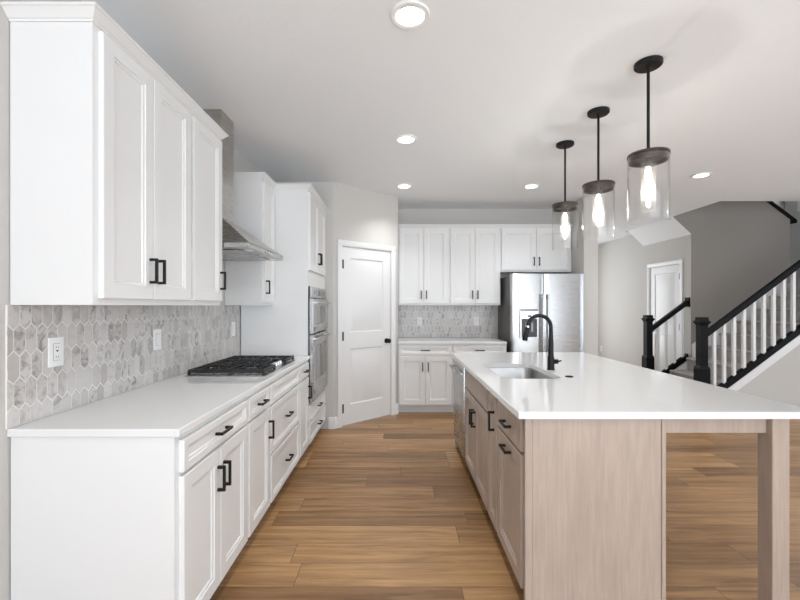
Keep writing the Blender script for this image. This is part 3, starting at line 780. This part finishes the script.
b = MB(); b.tube([(0.02, 0, 0.058), (0.048, 0, 0.058)], [0.017, 0.0165], 14); b.tube([(0.038, -0.012, 0.058), (0.042, -0.04, 0.066), (0.043, -0.07, 0.072)], [0.0075, 0.006, 0.005], 10); b.build('lever', 'black', fa)
b = MB(); b.lathe([(0.024, 0.9145), (0.024, 0.918), (0.016, 0.921), (0.012, 0.921)], (1.095, 2.59, 0), 24)
tag(b.build('hole_cover', 'black'), 'small black round disc on the island worktop right of the faucet', 'hole cover')

# ---------------------------------------------------------------- pendants
PX = 1.415
pd = thing('pendant_light', 'clear glass cylinder pendant light nearest the camera, rightmost of the three over the island', 'pendant light', (PX, 2.29, CZ-0.0005), 0, 'pendant lights over the island')
b = MB(); b.lathe([(0.072, 0), (0.072, -0.018), (0.066, -0.024), (0.02, -0.026)], (0, 0, 0), 36); b.build('canopy', 'black', pd)
b = MB(); b.lathe([(0.008, -0.0265), (0.008, -0.512)], (0, 0, 0), 12); b.build('rod', 'black', pd)
b = MB(); b.lathe([(0.02, -0.5125), (0.104, -0.516), (0.106, -0.522), (0.106, -0.530), (0.099, -0.531), (0.099, -0.560), (0.096, -0.560), (0.096, -0.535), (0.02, -0.535)], (0, 0, 0), 40); b.build('cap', 'bronze', pd)
b = MB(); b.lathe([(0.1035, -0.532), (0.1035, -0.895), (0.1025, -0.898), (0.1005, -0.895), (0.1005, -0.532)], (0, 0, 0), 48, 'z', False)
bm = b.bm; bm.verts.ensure_lookup_table()
for i in range(48): bm.faces.new((bm.verts[i], bm.verts[(i+1) % 48], bm.verts[4*48+(i+1) % 48], bm.verts[4*48+i]))
b.build('glass_shade', 'glass', pd)
b = MB(); b.lathe([(0.019, -0.536), (0.019, -0.585), (0.016, -0.59)], (0, 0, 0), 20); b.build('socket', 'bronze', pd)
b = MB(); b.lathe([(0.010, -0.5905), (0.014, -0.605), (0.0165, -0.63), (0.0165, -0.665), (0.012, -0.68), (0.004, -0.685)], (0, 0, 0), 20); b.build('bulb', 'bulb', pd)
b = MB(); b.lathe([(0.036, -0.5365), (0.036, -0.835), (0.030, -0.842), (0.004, -0.844)], (0, 0, 0), 28, 'z', False); b.build('inner_tube', 'frosted', pd)
pl_ = bpy.data.lights.new('bulb_light', 'POINT'); pl_.energy = 3.6; pl_.color = (1, 0.94, 0.86); pl_.shadow_soft_size = 0.012
lo = bpy.data.objects.new('bulb_light', pl_); COL.objects.link(lo); lo.parent = pd; lo.location = (0, 0, -0.735)
copy_tree(pd, (PX, 2.86, CZ-0.0005), 'clear glass cylinder pendant light in the middle of the three over the island')
copy_tree(pd, (PX, 3.43, CZ-0.0005), 'clear glass cylinder pendant light farthest from the camera, leftmost of the three')

# ---------------------------------------------------------------- recessed downlights
def lamp_data():
    l = bpy.data.lights.new('downlight_beam', 'SPOT'); l.energy = 42; l.spot_size = math.radians(122); l.spot_blend = 0.9; l.color = (0.97, 0.99, 1.0); l.shadow_soft_size = 0.06; return l
LD = lamp_data()
dl = thing('downlight', 'lit round ceiling downlight nearest the camera at the top of the picture', 'ceiling light', (0.057, 1.914, CZ-0.0005), 0, 'recessed ceiling downlights')
b = MB(); b.lathe([(0.094, 0), (0.094, -0.004), (0.088, -0.008), (0.070, -0.006), (0.064, -0.001), (0.064, 0)], (0, 0, 0), 40); b.build('trim_ring', 'white_plastic', dl)
b = MB(); b.lathe([(0.0635, -0.0065), (0.0635, -0.0085), (0.05, -0.0095)], (0, 0, 0), 36); b.build('lens', 'lens', dl)
lo = bpy.data.objects.new('lamp', LD); COL.objects.link(lo); lo.parent = dl; lo.location = (0, 0, -0.03)
for p, lab in (((0.066, 3.34), 'lit ceiling downlight over the aisle, second from the camera in the left row'),
               ((0.070, 4.65), 'lit ceiling downlight in front of the pantry door'),
               ((1.53, 4.65), 'lit ceiling downlight in front of the fridge, left of the pendants'),
               ((3.19, 4.26), 'lit ceiling downlight right of the pendants, towards the stairs'),
               ((0.06, 0.45), 'added unseen ceiling downlight above the camera'), ((1.53, -0.9), 'added unseen ceiling downlight behind the camera'),  # from here on out of view, added so floor bounce lifts the ceiling
               ((5.2, 3.2), 'added unseen ceiling downlight in the great room near the right wall'),
               ((5.2, 0.2), 'added unseen ceiling downlight in the great room far behind the island'), ((3.19, -1.6), 'added unseen ceiling downlight near the patio doors')):
    copy_tree(dl, (p[0], p[1], CZ-0.0005), lab)

# ---------------------------------------------------------------- interior doors
def door_unit(name, loc, rotz, w, h, hinge_left, th=0.11, knob=True):
    """local: x 0..w across the slab, front -y, wall face at y=0"""
    t = bpy.data.objects.new(name, None); COL.objects.link(t); t.location = loc; t.rotation_euler = (0, 0, rotz); struct(t)
    cw = 0.062; g = 0.0115
    b = MB()
    prof = [(0.0, -0.0005), (0.0, -0.010), (0.008, -0.014), (0.05, -0.018), (cw, -0.018), (cw, -0.0005)]
    b.prism([(-g+0.004-p[0], p[1]) for p in prof], 'z', 0, h+g-0.004)
    b.prism([(w+g-0.004+p[0], p[1]) for p in prof], 'z', 0, h+g-0.004)
    b.prism([(p[1], h+g-0.004+p[0]) for p in prof], 'x', -g+0.004-cw, w+g-0.004+cw)
    b.build('casing', 'trim', t)
    b = MB(); b.box(-g, -0.003, 0, th, 0, h+0.003); b.box(w+0.003, w+g, 0, th, 0, h+0.003); b.box(-g, w+g, 0, th, h+0.0035, h+g); b.build('jamb', 'trim', t)
    b = MB(); m_ = 0.115
    panel_front(b, 0, w, 0.008, h, 0.040, 0.035, (m_, w-m_, [(0.235, 0.87), (1.06, h-0.125)]), [(0.008, 0.010), (0.018, 0.010), (0.045, 0.003)], 0.002)
    s_ = b.build('door_slab', 'trim', t)
    hx = -0.002 if hinge_left else w+0.002
    for z in (0.20, 1.02, 1.84):
        sg = 1 if hinge_left else -1
        b = MB(); b.lathe([(0.008, z-0.05), (0.008, z+0.05)], (hx-sg*0.002, -0.004, 0), 10); b.box(hx, hx+sg*0.024, 0.0015, 0.0048, z-0.05, z+0.05); b.build('hinge', 'black', s_)
    if knob:
        kx = w-0.065 if hinge_left else 0.065
        b = MB(); b.lathe([(0.031, 0.0045), (0.031, -0.003), (0.026, -0.006), (0.011, -0.008), (0.011, -0.03), (0.022, -0.036), (0.028, -0.047), (0.026, -0.058), (0.012, -0.063)], (kx, 0, 0.935), 24, 'y')
        b.build('knob', 'black', s_)
    return t
q = P0+u*PD0; door_unit('door_1', (q.x, q.y, 0), PANG, PD1-PD0, 2.04, True)
door_unit('door_2', (XH, 7.27, 0), -PI/2, 0.76, 2.04, False)

# ---------------------------------------------------------------- staircase
SR, ST, SXX, NS = 0.19, 0.254, 3.95, 9
Y0, Y1 = 5.17, 6.255
st = thing('staircase', 'grey carpeted staircase climbing to the right between white skirt boards', 'stairs', (SXX, Y0, 0))
for i in range(NS-1):
    b = MB(); z0 = max(0, (i-1)*SR+0.02); z1 = (i+1)*SR; xx = i*ST
    b.prism([(xx, z0), (xx, z1-0.04), (xx-0.022, z1-0.03), (xx-0.028, z1-0.015), (xx-0.022, z1-0.003), (xx-0.01, z1), (xx+ST-0.001, z1), (xx+ST-0.001, z0)], 'y', 0.096 if i == 0 else 0.062, Y1-Y0-0.022)
    b.build('step', 'carpet', st)
SL = SR/ST
def nose(x): return SR*(1+ (x)/ST)      # nosing line height at local x
for (ya, yb, nm, dz0, dz1) in ((0.0, 0.058, 'skirt_board', -0.19, -0.075), (Y1-Y0-0.020, Y1-Y0, 'skirt_board', -0.30, 0.14)):
    b = MB(); xa, xb = (0.02 if ya == 0 else 4.536-SXX), (NS-1)*ST
    b.prism([(xa, max(0, nose(xa)+dz0)), (xb, nose(xb)+dz0), (xb, nose(xb)+dz1), (xa, nose(xa)+dz1)], 'y', ya-0.006 if ya == 0 else ya, yb); b.build(nm, 'trim', st)
b = MB(); xe_ = 4.524-SXX; b.prism([(SXX+0.02, 0), (SXX+xe_, 0), (SXX+xe_, nose(xe_)-0.075), (SXX+0.02, nose(0.02)-0.075)], 'y', Y1+0.0005, Y1+0.115); struct(b.build('wall_stringer', 'trim'))
# wall under the stairs (drywall), flush with the near skirt
b = MB(); xb = SXX+(NS-1)*ST
b.prism([(SXX+0.03, 0), (XR, 0), (XR, NS*SR-0.26), (xb, NS*SR-0.26), (xb, nose(xb-SXX)-0.191), (SXX+0.03, max(0.001, nose(0.03)-0.191))], 'y', Y0, Y0+0.055)
struct(b.build('wall_understair', 'wall'))
b = MB(); b.box(xb+0.0005, XR, Y0+0.062, 6.255, NS*SR-0.25, NS*SR); b.box(6.065, XR, 6.2551, YS, NS*SR-0.25, NS*SR)
struct(b.build('floor_landing', 'carpet'))
b = MB(); b.box(xb+0.06, XR, Y0, Y0+0.055, NS*SR-0.259, NS*SR); struct(b.build('wall_landing', 'wall'))
# railings
def newel(parent, x, y, z0):
    b = MB()
    def s4(h, z): return [(x-h, y-h, z), (x+h, y-h, z), (x+h, y+h, z), (x-h, y+h, z)]
    b.loft([s4(0.062, z0), s4(0.062, 0.56), s4(0.056, 0.585), s4(0.046, 0.60), s4(0.046, 1.115), s4(0.052, 1.13), s4(0.066, 1.155), s4(0.066, 1.168), s4(0.050, 1.18), s4(0.050, 1.212), s4(0.044, 1.22)])
    return b.build('newel_post', 'black_paint', parent, (0, 0, 0), 0, 10)
NX = 3.90
def railing(label, y, x_end, nb, rosette):
    t = thing('stair_railing', label, 'railing', (NX, y, 0))
    newel(t, 0, 0, 0.0005)
    def shoe(x): return nose(x+NX-SXX)+0.015        # top of stringer cap
    xa = 0.063; xe = x_end-NX
    b = MB(); b.slopebar((xa, shoe(xa)-0.085), (xe, shoe(xe)-0.085), -0.033, 0.033, 0.085); b.build('shoe_rail', 'black_paint', t)
    b = MB(); b.slopebar((0.047, shoe(0.047)+0.760), (xe, shoe(xe)+0.760), -0.030, 0.030, 0.075); b.build('handrail', 'black_paint', t)
    for i in range(nb):
        x = 0.155+i*0.127; h = 0.0175
        if x+h > xe: break
        b = MB(); b.prism([(x-h, shoe(x-h)+0.0005), (x+h, shoe(x+h)+0.0005), (x+h, shoe(x+h)+0.7595), (x-h, shoe(x-h)+0.7595)], 'y', -h, h); b.build('baluster', 'trim', t)
    b = MB()
    for i in range(nb+1):
        xc0 = 0.155+(i-1)*0.127+0.0185; xc1 = 0.155+i*0.127-0.0185
        if i == 0: xc0 = 0.064
        if xc1 > xe: break
        b.slopebar((xc0, shoe(xc0)+0.0003), (xc1, shoe(xc1)+0.0003), -0.018, 0.018, 0.012)
    b.build('fillet', 'black_paint', t)
    if rosette:
        b = MB(); z = shoe(xe)+0.80; b.box(xe, xe+0.022, -0.05, 0.05, z-0.075, z+0.075, 0.004); b.build('rosette', 'black_paint', t)
    return t
railing('long black stair railing with white balusters climbing off the right edge', Y0+0.028, 5.95, 16, False)
railing('short black stair railing with white balusters ending at the grey wall corner', 6.318, 4.507, 4, True)
# black cap along the sloped top of the wall between the flights
b = MB(); 
def capz(x): return 2.70+(6.06-x)*0.75
b.prism([(6.14, capz(6.14)+0.003), (4.24, capz(4.24)+0.003), (4.24, capz(4.24)+0.05), (6.14, capz(6.14)+0.05)], 'y', YW0-0.03, YW1+0.03)
struct(b.build('trim_1', 'black_paint'))
